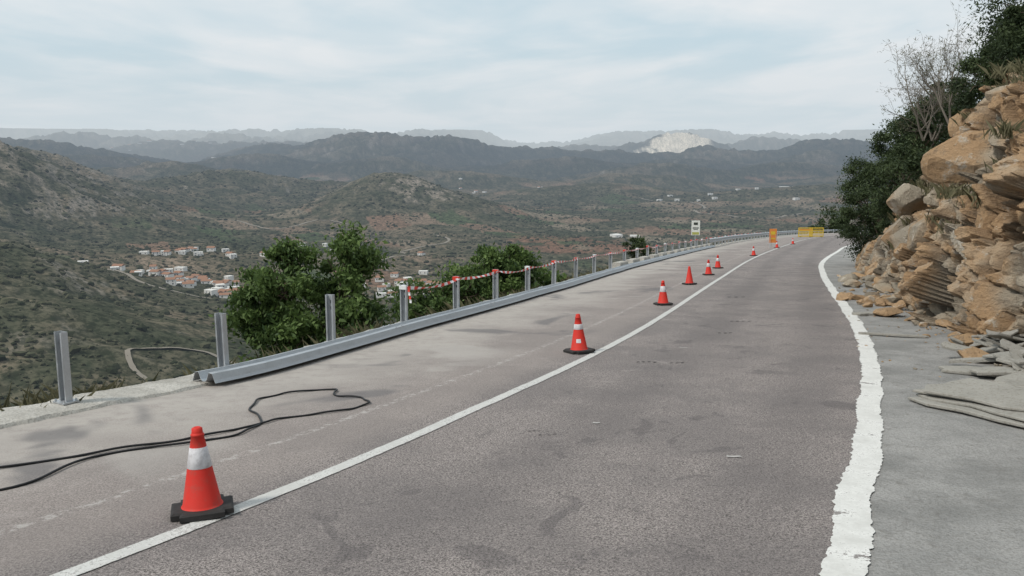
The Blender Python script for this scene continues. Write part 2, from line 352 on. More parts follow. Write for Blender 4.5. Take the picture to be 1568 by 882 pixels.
mesh_np('concrete_kerb',V,F[:,::-1],[M_pale],smooth=False)

# ---------------------------------------------------------------- posts, beams, tape
def galv(name,a,b):
    t=NT(name); n=t.voro(60,out='Distance'); n2=t.noise(8,3,.6)
    c=t.mix(n2,a,b); c=t.mix(t.m('MULTIPLY',n,.4),c,(.60,.62,.64))
    return t.done(t.bsdf(c,t.ss(n2,.3,.7,.38,.58),.65,spec=.5))
M_gal=galv('galvanised_steel',(.34,.36,.38),(.54,.56,.58)); M_hole=simple('hole_dark',(.02,.02,.02),.9)
P0=[(-4.126,7.626),(-3.183,9.17),(-2.49,11.47),(-1.753,13.59),(-1.04,15.68),(-.346,17.75),(.37,20.1),(1.10,22.2),(1.88,24.9),(2.67,27.4),(3.5,30.1),(4.36,32.8)]
s_at=lambda y: np.interp(y,barC[:,1],d)
s=s_at(32.8); 
while True:
    s+=2.6
    x=np.interp(s,d,barC[:,0]); y=np.interp(s,d,barC[:,1])
    if s>d[-1]-40: break
    P0.append((x,y))
tops=[]
for i,(x,y) in enumerate(P0):
    k=np.argmin((Q[:,0]-x)**2+(Q[:,1]-y)**2); tx=Vector((*T[k],0)); nl=Vector((*N[k],0)); z0=float(rz(y))
    h=.72+random.uniform(-.025,.025); lean=Vector((random.uniform(-.02,.02),random.uniform(-.02,.02),0))
    mb=MB(); W=.055; D=.032; th=.005
    sec=[(-W,-D),(-W,D),(W,D),(W,-D),(W-.020,-D),(W-.020,-D+th),(W-th,-D+th),(W-th,D-th),(-W+th,D-th),(-W+th,-D+th),(-W+.020,-D+th),(-W+.020,-D)]
    vs=[]
    for zz in(-.25,h):
        for a,b in sec: vs.append(Vector((x,y,z0+zz))-nl*a*1.0+tx*(b)+lean*max(zz,0))
    n=len(sec); fs=[((q+1)%n,q,n+q,n+(q+1)%n) for q in range(n)]
    fs+= [(n+0,n+1,n+8,n+9),(n+1,n+2,n+7,n+8),(n+2,n+3,n+6,n+7),(n+3,n+4,n+5,n+6),(n+9,n+10,n+11,n+0)]
    mb.add(vs,fs,0)
    for hz_ in(.10,.19):
        f=Vector((x,y,z0+h-hz_))+tx*(D-th-.0015)+lean*h
        mb.box(f,nl*.009,tx*.001,Vector((0,0,.022)),1)
    mb.box((x,y,z0+.058),nl*.085,tx*.075,Vector((0,0,.007)),0)
    for a in(-1,1):
        for b in(-1,1): 
            c0=Vector((x,y,z0+.062))+nl*.068*a+tx*.058*b; mb.tube([c0,c0+Vector((0,0,.022))],.010,6,0)
    mb.obj('barrier_post',[M_gal,M_hole]); tops.append((x,y,z0+h,nl,tx))
def beam(name,y0,y1,off,zoff,vertical=False):
    s0,s1=s_at(y0),(s_at(y1) if y1<170 else d[-1]-30)
    ss_=np.arange(s0,s1,.35); q=np.stack([np.interp(ss_,d,barC[:,k]) for k in(0,1)],1); t_,n_=normals2(q)
    sec=[(-.165,.0),(-.15,.03),(-.125,.098),(-.075,.105),(-.045,.03),(-.02,.008),(.02,.008),(.045,.03),(.075,.105),(.125,.098),(.15,.03),(.165,.0)]
    if vertical: sec=[(-b,a) for a,b in sec]
    V=[]
    wav=fbm(ss_*.25,ss_*0,2,4)*.03 if not vertical else 0
    for a,b in sec:
        p=q+n_*np.reshape(off+a+wav,(-1,1)); V.append(np.c_[p,rz(p[:,1])+zoff+b])
    V=np.stack(V,1); n=len(sec); I=np.arange(len(ss_)*n).reshape(len(ss_),n)
    F=np.stack([I[:-1,:-1],I[1:,:-1],I[1:,1:],I[:-1,1:]],-1).reshape(-1,4)
    if not vertical: F=F[:,::-1]
    ob=mesh_np(name,V.reshape(-1,3),F,[M_gal],smooth=False)
    md=ob.modifiers.new('th','SOLIDIFY'); md.thickness=.005
    return ob
beam('guardrail_beam',8.75,62,-.23,.045)
beam('guardrail_beam',60,200,-.12,.50,True)
mb=MB(); s=s_at(8.75)+4.2
while s<s_at(60):
    x=np.interp(s,d,barC[:,0]); y=np.interp(s,d,barC[:,1]); k=np.argmin((Q[:,0]-x)**2+(Q[:,1]-y)**2); tx=Vector((*T[k],-SL*T[k][1])); nl=Vector((*N[k],0)); c0=Vector((x,y,float(rz(y))+.045))-nl*.23
    for a in(-1,1): 
        mb.box(c0+nl*.1*a+Vector((0,0,.107)),nl*.026,tx*.16,Vector((0,0,.004)),0)
        for b in(-.1,.1): mb.tube([c0+nl*.1*a+tx*b+Vector((0,0,.11)),c0+nl*.1*a+tx*b+Vector((0,0,.125))],.013,6,0)
    s+=4.2
mb.obj('beam_joint_plate',[M_gal])
mb=MB(); s=s_at(32)
while s<s_at(62):
    x=np.interp(s,d,barC[:,0]); y=np.interp(s,d,barC[:,1]); k=np.argmin((Q[:,0]-x)**2+(Q[:,1]-y)**2); tx=Vector((*T[k],0)); nl=Vector((*N[k],0)); z0=float(rz(y))
    L=.78; c0=Vector((x,y,z0))+nl*.02
    vs=[]
    for sx in(-L,L):
        tz=-SL*tx.y*sx
        for a,b in((-.17,0.03),(-.15,.24),(-.12,.27),(.12,.27),(.15,.24),(.17,.03)): vs.append(c0+tx*sx+nl*a+Vector((0,0,b+tz)))
    mb.add(vs,[(i,i+1,i+7,i+6) for i in range(5)]+[(5,4,3,2,1,0),(6,7,8,9,10,11)]); s+=2.6
mb.obj('concrete_parapet',[M_pale])
t=NT('tape_red'); M_red=t.done(t.bsdf((.62,.05,.03),.5)); t=NT('tape_white'); M_wh=t.done(t.bsdf((.74,.74,.74),.5))
mb=MB()
for i in range(3,len(tops)-1):
    a=Vector(tops[i][:3]);b=Vector(tops[i+1][:3]); a.z-=.035;b.z-=.035; n=16; sag=random.uniform(.01,.07) if a.y<70 else .02
    if a.y>100: break
    pts=[a.lerp(b,q/n)-Vector((0,0,sag*4*(q/n)*(1-q/n))) for q in range(n+1)]
    tw=random.uniform(-2,2)
    def wv(q): th_=1.1*math.sin(q*.33+tw); return Vector((.02*math.sin(th_),0,.028*math.cos(th_)))
    for q in range(n):
        o=-tops[i][3]*.062
        mb.add([pts[q]-wv(q)+o,pts[q+1]-wv(q+1)+o,pts[q+1]+wv(q+1)+o,pts[q]+wv(q)+o],[(0,1,2,3)],q%2)
    mb.box(a,tops[i][3]*.060,tops[i][4]*.036,Vector((0,0,.030)),0 if i%3 else 1)
a=Vector(tops[3][:3])
for k in range(4):
    p=a-Vector((0,0,.04+.06*k))-tops[3][3]*(.075+.01*k); mb.add([p,p+Vector((.03,0,-.005)),p+Vector((.035,-.02,-.065)),p+Vector((0,-.02,-.06))],[(0,1,2,3)],k%2)
mb.obj('warning_tape',[M_red,M_wh])

# ---------------------------------------------------------------- cones
t=NT('cone_red'); nn=t.noise(14,4,.7); cc=t.mix(t.m('MULTIPLY',t.ss(nn,.45,.75),.55),(.60,.035,.024),(.33,.085,.065)); M_cr=t.done(t.bsdf(cc,.6,spec=.25))
t=NT('cone_band'); nn=t.noise(22,4,.7); cc=t.mix(t.ss(nn,.35,.75),(.68,.67,.69),(.42,.40,.41)); M_cb=t.done(t.bsdf(cc,.4,spec=.4))
M_ck=simple('cone_base_rubber',(.030,.028,.027),.8,var=.5)
CONES=[(-1.82,4.75,.35,1),(.889,10.99,.5,0),(3.17,17.6,.2,1),(4.97,23.6,.4,2),(6.52,28.0,.1,1),(7.87,32.3,.3,1),(12.84,45,.2,1),(18.65,59.7,.5,1),(23.5,71,.1,1)]
for x,y,rot,kind in CONES:
    z0=float(rz(y)); e=empty('traffic_cone',(x,y,z0+.012)); e.rotation_euler=(-math.atan(SL),random.uniform(-.02,.02),rot)
    mb=MB(); n=28
    def ring(prof,m):
        vs=[(r*math.cos(2*math.pi*k/n),r*math.sin(2*math.pi*k/n),z) for r,z in prof for k in range(n)]
        mb.add(vs,[(i*n+k,i*n+(k+1)%n,(i+1)*n+(k+1)%n,(i+1)*n+k) for i in range(len(prof)-1) for k in range(n)],m)
    rad=lambda z: .112-(z-.03)*(.112-.030)/.45
    bz=(.265,.385) if kind==1 else (.30,.37)
    if kind==2: ring([(.128,.028),(.118,.036),(rad(.05),.05),(rad(.47),.47)],0)
    else:
        ring([(.128,.028),(.118,.036),(rad(.05),.05),(rad(bz[0]),bz[0])],0)
        ring([(rad(bz[0]),bz[0]),(rad(bz[0])+.002,bz[0]+.002),(rad(bz[1])+.002,bz[1]-.002),(rad(bz[1]),bz[1])],1)
        ring([(rad(bz[1]),bz[1]),(rad(.45),.45),(rad(.452)+.004,.452),(rad(.462)+.004,.462),(rad(.465),.465),(rad(.47),.47)],0)
    if kind==0:
        for k in(19,20,21):
            a0,a1=2*math.pi*k/n-rot,2*math.pi*(k+1)/n-rot; za,zb=.13,.18
            mb.add([((rad(za)+.003)*math.cos(a0),(rad(za)+.003)*math.sin(a0),za),((rad(za)+.003)*math.cos(a1),(rad(za)+.003)*math.sin(a1),za),((rad(zb)+.003)*math.cos(a1),(rad(zb)+.003)*math.sin(a1),zb),((rad(zb)+.003)*math.cos(a0),(rad(zb)+.003)*math.sin(a0),zb)],[(0,1,2,3)],1)
    ring([(rad(.47),.47),(.030,.495),(.018,.502),(.016,.502),(.0005,.49)],0)
    mb.obj('body',[M_cr,M_cb],smooth=True,parent=e)
    bm=bmesh.new(); bmesh.ops.create_cube(bm,size=1)
    bmesh.ops.scale(bm,vec=(.345,.345,.028),verts=bm.verts)
    bmesh.ops.bevel(bm,geom=[q for q in bm.edges if abs(q.verts[0].co.z-q.verts[1].co.z)>.01],offset=.05,segments=4,affect='EDGES')
    bmesh.ops.translate(bm,vec=(0,0,.014),verts=bm.verts)
    top=[f for f in bm.faces if f.normal.z>.9]; r_=bmesh.ops.inset_region(bm,faces=top,thickness=.02); bmesh.ops.translate(bm,vec=(0,0,.008),verts=list({v for f in top for v in f.verts}))
    me=bpy.data.meshes.new('base'); bm.to_mesh(me); bm.free(); me.materials.append(M_ck); o=bpy.data.objects.new('base',me); COL.objects.link(o); o.parent=e

# ---------------------------------------------------------------- cable
cp=[(-4.4,4.5),(-3.26,5.156),(-3.02,5.95),(-2.49,6.31),(-2.186,6.62),(-2.16,7.08),(-2.38,7.49),(-2.426,7.97),(-2.193,8.29),(-1.827,8.43),(-1.73,8.12),(-1.479,8.03),(-1.36,7.75),(-1.553,7.44),(-1.963,7.17),(-2.2,6.84),(-2.5,6.49),(-2.96,6.13),(-3.55,5.64),(-4.8,4.9)]
cq=catmull(cp,14); M_cab=simple('black_rubber',(.015,.015,.016),.5)
mb=MB(); mb.tube([(x+.012*math.sin(i*.5),y,float(rz(y))+.012+.005*math.sin(i*.35)) for i,(x,y) in enumerate(cq)],.0095,8); mb.obj('power_cable',[M_cab],smooth=True)

# ---------------------------------------------------------------- rock face
def rockmat():
    t=NT('cut_rock'); ce=t.attr('cell'); cr=t.attr('crack'); n=t.noise(2.0,6,.78); n2=t.noise(15,5,.8); n3=t.noise(.65,3,.6)
    c=t.mix(t.ss(ce,.1,.9),(.29,.255,.205),(.50,.43,.335))
    c=t.mix(t.m('MULTIPLY',t.ss(t.m('ADD',n3,t.m('MULTIPLY',ce,.34)),.60,.78),.80),c,(.47,.29,.15))
    c=t.mix(t.m('MULTIPLY',t.ss(n,.55,.66),.8),c,(.60,.55,.47)); c=t.mix(t.m('MULTIPLY',t.ss(n,.44,.34),.65),c,(.22,.175,.13))
    c=t.mix(t.m('MULTIPLY',t.ss(n2,.54,.70),.55),c,(.18,.145,.105))
    c=t.mix(t.m('MULTIPLY',cr,.8),c,(.08,.062,.048))
    return t.done(t.bsdf(c,.95,bump=t.m('ADD',n,t.m('MULTIPLY',n2,.6)),bs=1,bd=.10,spec=.1))
M_rock=rockmat()
dr=np.r_[0,np.cumsum(np.linalg.norm(np.diff(rokC,axis=0),axis=1))]
def srk(y): return np.interp(y,rokC[:,1],dr)
su=np.r_[np.arange(srk(2),srk(9),.10),np.arange(srk(9),srk(27),.030),np.arange(srk(27),srk(60),.12)]
q=np.stack([np.interp(su,dr,rokC[:,k]) for k in(0,1)],1)
T_,N_=normals2(np.stack([np.interp(su,dr,np.convolve(np.pad(rokC[:,k],3,'edge'),np.ones(7)/7,'valid')) for k in(0,1)],1))
nv=230; v=np.linspace(0,1.35,nv)
topz=rocktop(q[:,1]); base=rz(q[:,1])-.1; Hh=(topz-base)
vf=np.minimum(v,1)[None,:]; vb=np.maximum(v-1,0)[None,:]
setb=-.2+1.25*np.clip(Hh/3.7,.3,1)[:,None]*(.35*vf+.65*vf**1.6)+vb*9
bul=fbm(su/2.2,su*0,3,5)[:,None]*.6*np.sin(np.clip(vf,0,1)*2.6)
Px=q[:,0][:,None]-N_[:,0][:,None]*(setb+bul); Py=q[:,1][:,None]-N_[:,1][:,None]*(setb+bul)
Pz=base[:,None]+Hh[:,None]*vf+vb*.8
P=np.stack([Px,Py,Pz],-1).reshape(-1,3); NN=np.repeat(np.c_[N_,np.full(len(N_),.25)],nv,axis=0); NN/=np.linalg.norm(NN,axis=1)[:,None]
def vor(P,cell,stretch,seed,dip=38,p=5.,warp=.12):
    a=math.radians(dip); ca,sa=math.cos(a),math.sin(a); tt=np.array([.33,.94,0]); 
    al=P[:,0]*tt[0]+P[:,1]*tt[1]; ac=P[:,0]*tt[1]-P[:,1]*tt[0]; z=P[:,2]
    w=fbm(al*.9,z*.9,2,seed)*warp; al=al+w; z=z+fbm(al*1.0+9,z*1.0,2,seed+3)*warp
    A_=(al*ca+z*sa)/(cell*stretch); B_=(-al*sa+z*ca)/cell; C_=ac/(cell*1.6)
    G=np.stack([A_,B_,C_],1); I=np.floor(G).astype(np.int64)
    F1=np.full(len(P),9.);F2=np.full(len(P),9.);ID=np.zeros(len(P));TX=np.zeros((len(P),3))
    for i in(-1,0,1):
        for j in(-1,0,1):
            for k in(-1,0,1):
                J=I+np.array([i,j,k]); h=[hsh(J[:,0]+J[:,2]*131,J[:,1]+J[:,2]*57,seed+s_) for s_ in range(3)]
                S=J+np.stack(h,1); dv=G-S; dd=(np.abs(dv)**p).sum(1)**(1/p); m=dd<F1
                F2=np.where(m,F1,np.minimum(F2,dd)); ID=np.where(m,hsh(J[:,0]+J[:,2]*31,J[:,1]-J[:,2]*17,seed+9),ID); TX=np.where(m[:,None],dv,TX); F1=np.where(m,dd,F1)
    return F1,F2,ID,TX
f1,f2,id1,t1=vor(P,.95,1.15,11,32,3.); g1,g2,id2,t2=vor(P,.44,1.2,23,52,4.,.08); h1,h2,id3,t3=vor(P,.19,1.2,37,35,3.,.05); k1,k2,id4,t4=vor(P,.085,1.2,41,60,2.,.03)
def tl(i,a): return np.stack([np.sin(i*191),np.cos(i*157),np.sin(i*133)*.5],1)*a
crack=np.clip(1-(f2-f1)/.06,0,1); crack2=np.clip(1-(g2-g1)/.07,0,1); m3=(id2>.35)
disp=(id1-.5)*.70+(t1*tl(id1,.42)).sum(1)-crack*.20+(id2-.5)*.28+(t2*tl(id2,.24)).sum(1)-crack2*.09+m3*((id3-.5)*.11+(t3*tl(id3,.09)).sum(1))+(t4*tl(id4,.02)).sum(1)
fade=np.repeat(np.clip(Hh/3.7,.25,1),nv)*np.tile(np.interp(v,[0,.05,.9,1.35],[.5,1,1,.35]),len(su))
P2=P+NN*(disp*fade)[:,None]; P2[:,2]+=((id2-.5)*.16+(id3-.5)*.04)*fade*np.tile(np.interp(v,[0,.8,1],[0,.3,1.2]),len(su))
I=np.arange(len(P2)).reshape(len(su),nv); F=np.stack([I[:-1,:-1],I[1:,:-1],I[1:,1:],I[:-1,1:]],-1).reshape(-1,4)
rf=empty('rock_face')
o=mesh_np('strata',P2,F[:,::-1],[M_rock],attrs={'cell':.5*id1+.4*id2+.1*id3,'crack':np.maximum(crack*.9,crack2*.7)}); o.parent=rf
def boulder(c,size,seed,flat=(1,1,1),sub=4):
    r=np.random.default_rng(seed); bm=bmesh.new(); bmesh.ops.create_icosphere(bm,subdivisions=sub,radius=1)
    v=np.array([q.co for q in bm.verts]); f=np.array([[q.index for q in fc.verts] for fc in bm.faces]); bm.free()
    for _ in range(16):
        n=r.normal(size=3); n/=np.linalg.norm(n); dd=r.uniform(.42,.78); s_=v@n; m=s_>dd; v[m]-=np.outer((s_[m]-dd),n)
    if sub>2: v+= .025*np.stack([fbm(v[:,0]*4+seed,v[:,1]*4+k*3,3,seed+k)+fbm(v[:,2]*4,v[:,1]*4+k*3,3,seed+k+9) for k in range(3)],1)
    v*=np.array(flat)*size*1.3
    ang=r.uniform(0,6.28); ti=r.uniform(-.5,.5)
    Rz=np.array([[math.cos(ang),-math.sin(ang),0],[math.sin(ang),math.cos(ang),0],[0,0,1]]); Rx=np.array([[1,0,0],[0,math.cos(ti),-math.sin(ti)],[0,math.sin(ti),math.cos(ti)]])
    v=v@Rx.T@Rz.T+np.array(c); return v,f,r.uniform(0,1)
def boulders(name,L,parent=None,mat=None):
    VV=[];FF=[];CC=[];o_=0
    for i,(c,s_,fl,cell) in enumerate(L):
        v_,f_,rv=boulder(c,s_,100+i*7,fl,4 if s_>.2 else 2); VV.append(v_);FF.append(f_+o_);o_+=len(v_);CC.append(np.full(len(v_),rv if cell is None else cell))
    V_=np.vstack(VV); ob=mesh_np(name,V_,np.vstack(FF),[mat or M_rock],attrs={'cell':np.concatenate(CC),'crack':np.zeros(len(V_))})
    if parent: ob.parent=parent
    return ob
BL=[((7.65,12.4,.75),.62,(1,1.1,.75),1.3),((8.3,15.2,1.75),.72,(.9,1.1,.8),.9),((9.1,19.6,.75),.42,(.9,1,.95),.5),((9.2,17.6,2.25),.50,(.9,1,.8),1.2),
    ((7.35,12.4,-.35),.50,(1,1.2,.6),.5),((8.75,18.5,-.25),.55,(1,1.2,.75),.3),((8.5,14.4,2.65),.50,(1,1,.6),.6),((9.8,21.2,-.3),.58,(1,1.2,.8),.4),((7.6,13.6,.0),.42,(1,1.1,.8),.8),((8.15,16.4,.3),.50,(1,1.1,.8),.5)]
boulders('boulders',BL,rf)
L=[]
r=np.random.default_rng(5)
for _ in range(760):
    y=6.5+21*r.random()**1.1; xb=np.interp(y,rokC[:,1],rokC[:,0]); off=abs(r.normal())*.50-.2; s_=min(.26,.018*(1+r.pareto(1.25)))
    x=xb-off-.05; L.append(((x,y,float(rz(y))+s_*.3),s_,(1,r.uniform(.6,1.1),r.uniform(.3,.7)),None))
for _ in range(110):
    y=4.5+11*r.random(); xb=np.interp(y,rokC[:,1],rokC[:,0]); x=xb-.5-1.5*r.random(); s_=.007+.02*r.random()**2; L.append(((x,y,float(rz(y))+s_*.3),s_,(1,.8,.5),None))
for _ in range(34):
    x=7.75+r.normal()*.30; y=18.6+r.normal()*.7; s_=r.uniform(.05,.2); L.append(((x-.1,y,float(rz(y))+s_*.3),s_,(1,.8,.5),1.2))
boulders('rock_rubble',L)
t=NT('slab_stone'); n=t.noise(3,5,.7); n2=t.noise(30,4,.75); c=t.mix(n,(.25,.24,.215),(.42,.40,.36)); c=t.mix(t.m('MULTIPLY',t.ss(n2,.5,.7),.6),c,(.15,.13,.10)); M_slab=t.done(t.bsdf(c,.9,bump=n2,bs=.8,bd=.02,spec=.15))
def slab(mb,cx,cy,z,L_,W_,th,rot,tx=0,ty=0,seed=0):
    r=np.random.default_rng(seed); base_=[]
    cor=[(-1,-1),(-.6,-1.04),(-.2,-.93),(.4,-1.02),(.8,-.9),(1,-.7),(1.08,-.2),(.92,.5),(1,.9),(.6,1.03),(.1,.9),(-.5,1.05),(-.9,.85),(-1.07,.2),(-.93,-.4)]
    for a,b in cor: base_.append((a*L_/2+r.normal()*.025*L_,b*W_/2+r.normal()*.035*W_))
    ca,sa=math.cos(rot),math.sin(rot); vs=[]
    for zz,sc in((0,.985),(th*.25,1),(th*.8,1),(th,.975)):
        for a,b in base_:
            a2,b2=a*sc,b*sc; x=cx+a2*ca-b2*sa; y=cy+a2*sa+b2*ca; vs.append((x,y,float(rz(y))+z+zz+a2*tx+b2*ty))
    n=len(cor); fs=[(i*n+q,i*n+(q+1)%n,(i+1)*n+(q+1)%n,(i+1)*n+q) for i in range(3) for q in range(n)]+[tuple(range(3*n,4*n)),tuple(range(n))[::-1]]
    mb.add(vs,fs)
mb=MB()
slab(mb,4.36,7.36,.012,1.45,.72,.03,-1.22,.0,.0,1); slab(mb,4.42,7.42,.062,1.40,.66,.025,-1.32,.015,.05,2); slab(mb,4.48,7.46,.125,1.30,.62,.028,-1.14,-.02,.11,3); slab(mb,4.30,7.78,.085,.8,.46,.025,-.95,-.02,.08,4)
mb.obj('stone_slab',[M_slab])
mb=MB()
for i,(x,y,z,l,w,ro,a,b) in enumerate([(5.35,9.3,.02,.9,.35,-.6,0,.05),(5.5,9.1,.07,.8,.25,-.2,.05,.1),(5.45,8.8,.04,.7,.4,.6,.1,0),(5.75,9.0,.13,.9,.22,-1.0,-.1,.1),(5.3,8.6,.02,.5,.3,1.2,0,0),(5.75,8.5,.08,.8,.35,.2,.1,-.1),(5.6,9.7,.1,.8,.12,-.8,.15,.1),(6.0,9.4,.25,1.0,.3,-.5,.2,0)]):
    slab(mb,x,y,z,l,w,.035,ro,a,b,20+i)
r=np.random.default_rng(77)
for i in range(30):
    y=8.2+2.8*r.random(); xb=np.interp(y,rokC[:,1],rokC[:,0]); slab(mb,xb-.2-.8*r.random()**1.5,y,.03+.25*r.random()**2,r.uniform(.2,.7),r.uniform(.10,.3),.03,r.uniform(0,3.1),r.uniform(-.45,.45),r.uniform(-.45,.45),60+i)
slab(mb,5.75,12.6,.01,.9,.10,.03,-.5,0,0,40); slab(mb,6.6,15.6,.0,.5,.3,.05,.3,0,0,41)
mb.obj('stone_slab_pile',[M_slab])

# ---------------------------------------------------------------- vegetation
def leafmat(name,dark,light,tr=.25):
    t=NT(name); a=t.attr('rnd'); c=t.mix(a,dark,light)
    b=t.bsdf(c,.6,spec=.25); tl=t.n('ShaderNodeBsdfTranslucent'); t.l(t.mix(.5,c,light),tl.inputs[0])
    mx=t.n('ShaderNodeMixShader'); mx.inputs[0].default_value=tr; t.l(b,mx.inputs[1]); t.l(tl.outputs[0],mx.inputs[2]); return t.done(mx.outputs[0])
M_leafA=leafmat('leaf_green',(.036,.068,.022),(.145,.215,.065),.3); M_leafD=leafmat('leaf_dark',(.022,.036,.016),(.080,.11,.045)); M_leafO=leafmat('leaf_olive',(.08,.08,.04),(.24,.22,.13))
M_bark=simple('bark',(.13,.10,.075),.9,var=.4,scale=30)
def leaves(C,size,seed,asp=.5,droop=0):
    r=np.random.default_rng(seed); n=len(C); a=r.normal(size=(n,3)); a[:,2]-=droop; a/=np.linalg.norm(a,axis=1)[:,None]
    b=np.cross(a,r.normal(size=(n,3))); b/=np.linalg.norm(b,axis=1)[:,None]; s=size*r.uniform(.6,1.35,(n,1))
    V=np.stack([C-a*s/2,C+b*s*asp/2,C+a*s/2,C-b*s*asp/2],1).reshape(-1,3); return V,np.arange(n*4).reshape(n,4)
def tree(name,base,blobs,nl,lsize,mat,tr=.06,seed=1,sig=.13,subs=26,asp=.5,droop=0,rmax=1.12):
    r=np.random.default_rng(seed); e=empty(name,(0,0,0)); vol=np.array([b[3]*b[4]*b[5] for b in blobs])**.8; w=vol/vol.sum(); Cs=[];Rn=[]
    mb=MB(); base=Vector(base)
    for bi,(b,wk) in enumerate(zip(blobs,w)):
        c=np.array(b[:3]); R=np.array(b[3:6]); ns=max(6,int(subs*(vol[bi]/vol.max())))
        u=r.normal(size=(ns,3)); u/=np.linalg.norm(u,axis=1)[:,None]; rad=r.uniform(.25,rmax,(ns,1))**.6*(1+.35*(r.random((ns,1))>.85)); S=c+u*R*rad
        hub=Vector(c); mid=base.lerp(hub,.5)+Vector((r.normal()*.1,r.normal()*.1,.1))
        mb.tube([base,base.lerp(mid,.6)+Vector((r.normal()*.04,r.normal()*.04,0)),mid,hub],[tr,tr*.75,tr*.55,tr*.3],7)
        for s_ in S:
            p=Vector(s_); m_=hub.lerp(p,.5)+Vector(r.normal(size=3)*.06); mb.tube([hub.lerp(mid,.25*r.random()),m_,p],[tr*.28,tr*.17,.004],4,cap=False)
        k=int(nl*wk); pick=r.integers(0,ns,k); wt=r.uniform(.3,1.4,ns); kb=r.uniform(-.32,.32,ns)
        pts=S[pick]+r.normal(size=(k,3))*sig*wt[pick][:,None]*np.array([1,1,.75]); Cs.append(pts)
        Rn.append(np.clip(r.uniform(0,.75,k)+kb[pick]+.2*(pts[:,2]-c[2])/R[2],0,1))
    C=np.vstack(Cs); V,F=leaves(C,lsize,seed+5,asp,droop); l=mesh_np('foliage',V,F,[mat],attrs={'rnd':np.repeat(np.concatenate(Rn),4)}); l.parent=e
    b=mb.obj('trunk_and_branches',[M_bark],parent=e); return e
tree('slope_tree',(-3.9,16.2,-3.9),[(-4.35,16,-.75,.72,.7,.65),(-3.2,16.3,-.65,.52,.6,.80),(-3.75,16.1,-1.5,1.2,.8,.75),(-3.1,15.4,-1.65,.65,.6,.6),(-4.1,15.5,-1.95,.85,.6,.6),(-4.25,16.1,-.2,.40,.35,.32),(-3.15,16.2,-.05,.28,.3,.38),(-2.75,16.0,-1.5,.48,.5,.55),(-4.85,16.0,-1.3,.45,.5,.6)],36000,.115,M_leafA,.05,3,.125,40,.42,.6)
tree('slope_tree',(-1.0,24.2,-4.8),[(-.5,24,-1.75,.8,.8,.65),(.05,24.3,-1.55,.6,.7,.6),(-1.5,23.5,-2.25,.9,.8,.65),(-2.3,23,-2.75,.9,.8,.6),(-.3,23.5,-2.5,1.1,.8,.6),(.9,25,-2.3,.6,.6,.4)],32000,.13,M_leafA,.06,9,.15,40,.5,.3)
tree('slope_bush',(7.6,52,-7),[(7.6,52,-4.2,.5,.6,.7),(8.2,52,-4.5,.5,.5,.5)],2600,.16,M_leafD,.05,14,.16,16)
tree('slope_bush',(64,170,-16),[(62.5,168,-12.4,2.3,2,1.5),(66,169,-12.2,2.3,2,1.7),(60,166,-13,1.4,1.5,.9)],6000,.45,M_leafD,.1,15,.4,20)
tree('overhanging_bush',(14.6,34.6,-1.5),[(13.7,33,-.3,.95,1.1,1.3),(14.7,34,.7,1.25,1.2,1.2),(15.3,34,2.0,.9,1,.9),(14.2,33,-1.6,.9,1,.6),(13.1,29,-.7,.8,.9,.9),(12.6,27.5,.6,.9,.9,1.0),(12.3,26,1.6,.85,.8,.85),(13.3,28.5,2.1,1.0,.9,.9),(11.6,24.5,2.5,.75,.7,.7),(11.2,23.3,1.5,.65,.6,.75),(11.4,22.4,3.0,.8,.6,.6),(10.6,20.6,2.75,.6,.5,.5),(12.4,25,3.0,.8,.6,.6)],95000,.10,M_leafD,.06,21,.17,44,.45)
tree('evergreen_tree',(10.8,17.2,2.3),[(9.75,17,3.6,.8,.8,.65),(10.2,16.8,4.4,1.0,.9,.8),(11.2,17,5.0,1.1,1,.85),(9.25,17.2,3.15,.65,.7,.4),(10.5,15.6,3.7,.9,.8,.55),(11.4,16.5,4.0,1,.9,.8),(10.0,15.8,3.15,.9,.6,.35)],120000,.075,M_leafD,.06,25,.15,60,.35)
def grow(mb,p,dv,L,rad,dep,r,tips):
    pts=[p]; n=4
    for i in range(n):
        dv=(dv+Vector(r.normal(size=3)*.13)+Vector((0,0,.07))).normalized(); p=p+dv*L/n; pts.append(p)
    mb.tube(pts,[rad*(1-.45*i/n) for i in range(n+1)],5 if dep>1 else 3,cap=False)
    if dep==0: tips.append(p); return
    for k in range(r.integers(2,4)+(dep<3)):
        q=pts[r.integers(1,n+1)]; nd=(dv+Vector(r.normal(size=3)*.48)).normalized(); grow(mb,q,nd,L*r.uniform(.6,.85),rad*.55,dep-1,r,tips)
mb=MB(); tips=[]; r=np.random.default_rng(12); M_twig=simple('grey_twig',(.17,.15,.125),.9)
for bx,by,bz_ in[(10.2,21,2.0),(10.4,21.3,2.0),(9.8,20.6,2.0),(9.9,19.6,2.3)]:
    for k in range(2): grow(mb,Vector((bx,by,bz_)),Vector((-.36+r.normal()*.5,r.normal()*.2,.9)).normalized(),1.0,.028,4,r,tips)
e=empty('bare_broom_shrub'); mb.obj('branches',[M_twig],parent=e)
C=np.array([np.array(p)+r.normal(size=3)*.05 for p in tips for _ in range(4)]); V,F=leaves(C,.10,3,.12); o=mesh_np('twiglets',V,F,[M_leafO],attrs={'rnd':np.repeat(r.uniform(0,.6,len(C)),4)}); o.parent=e
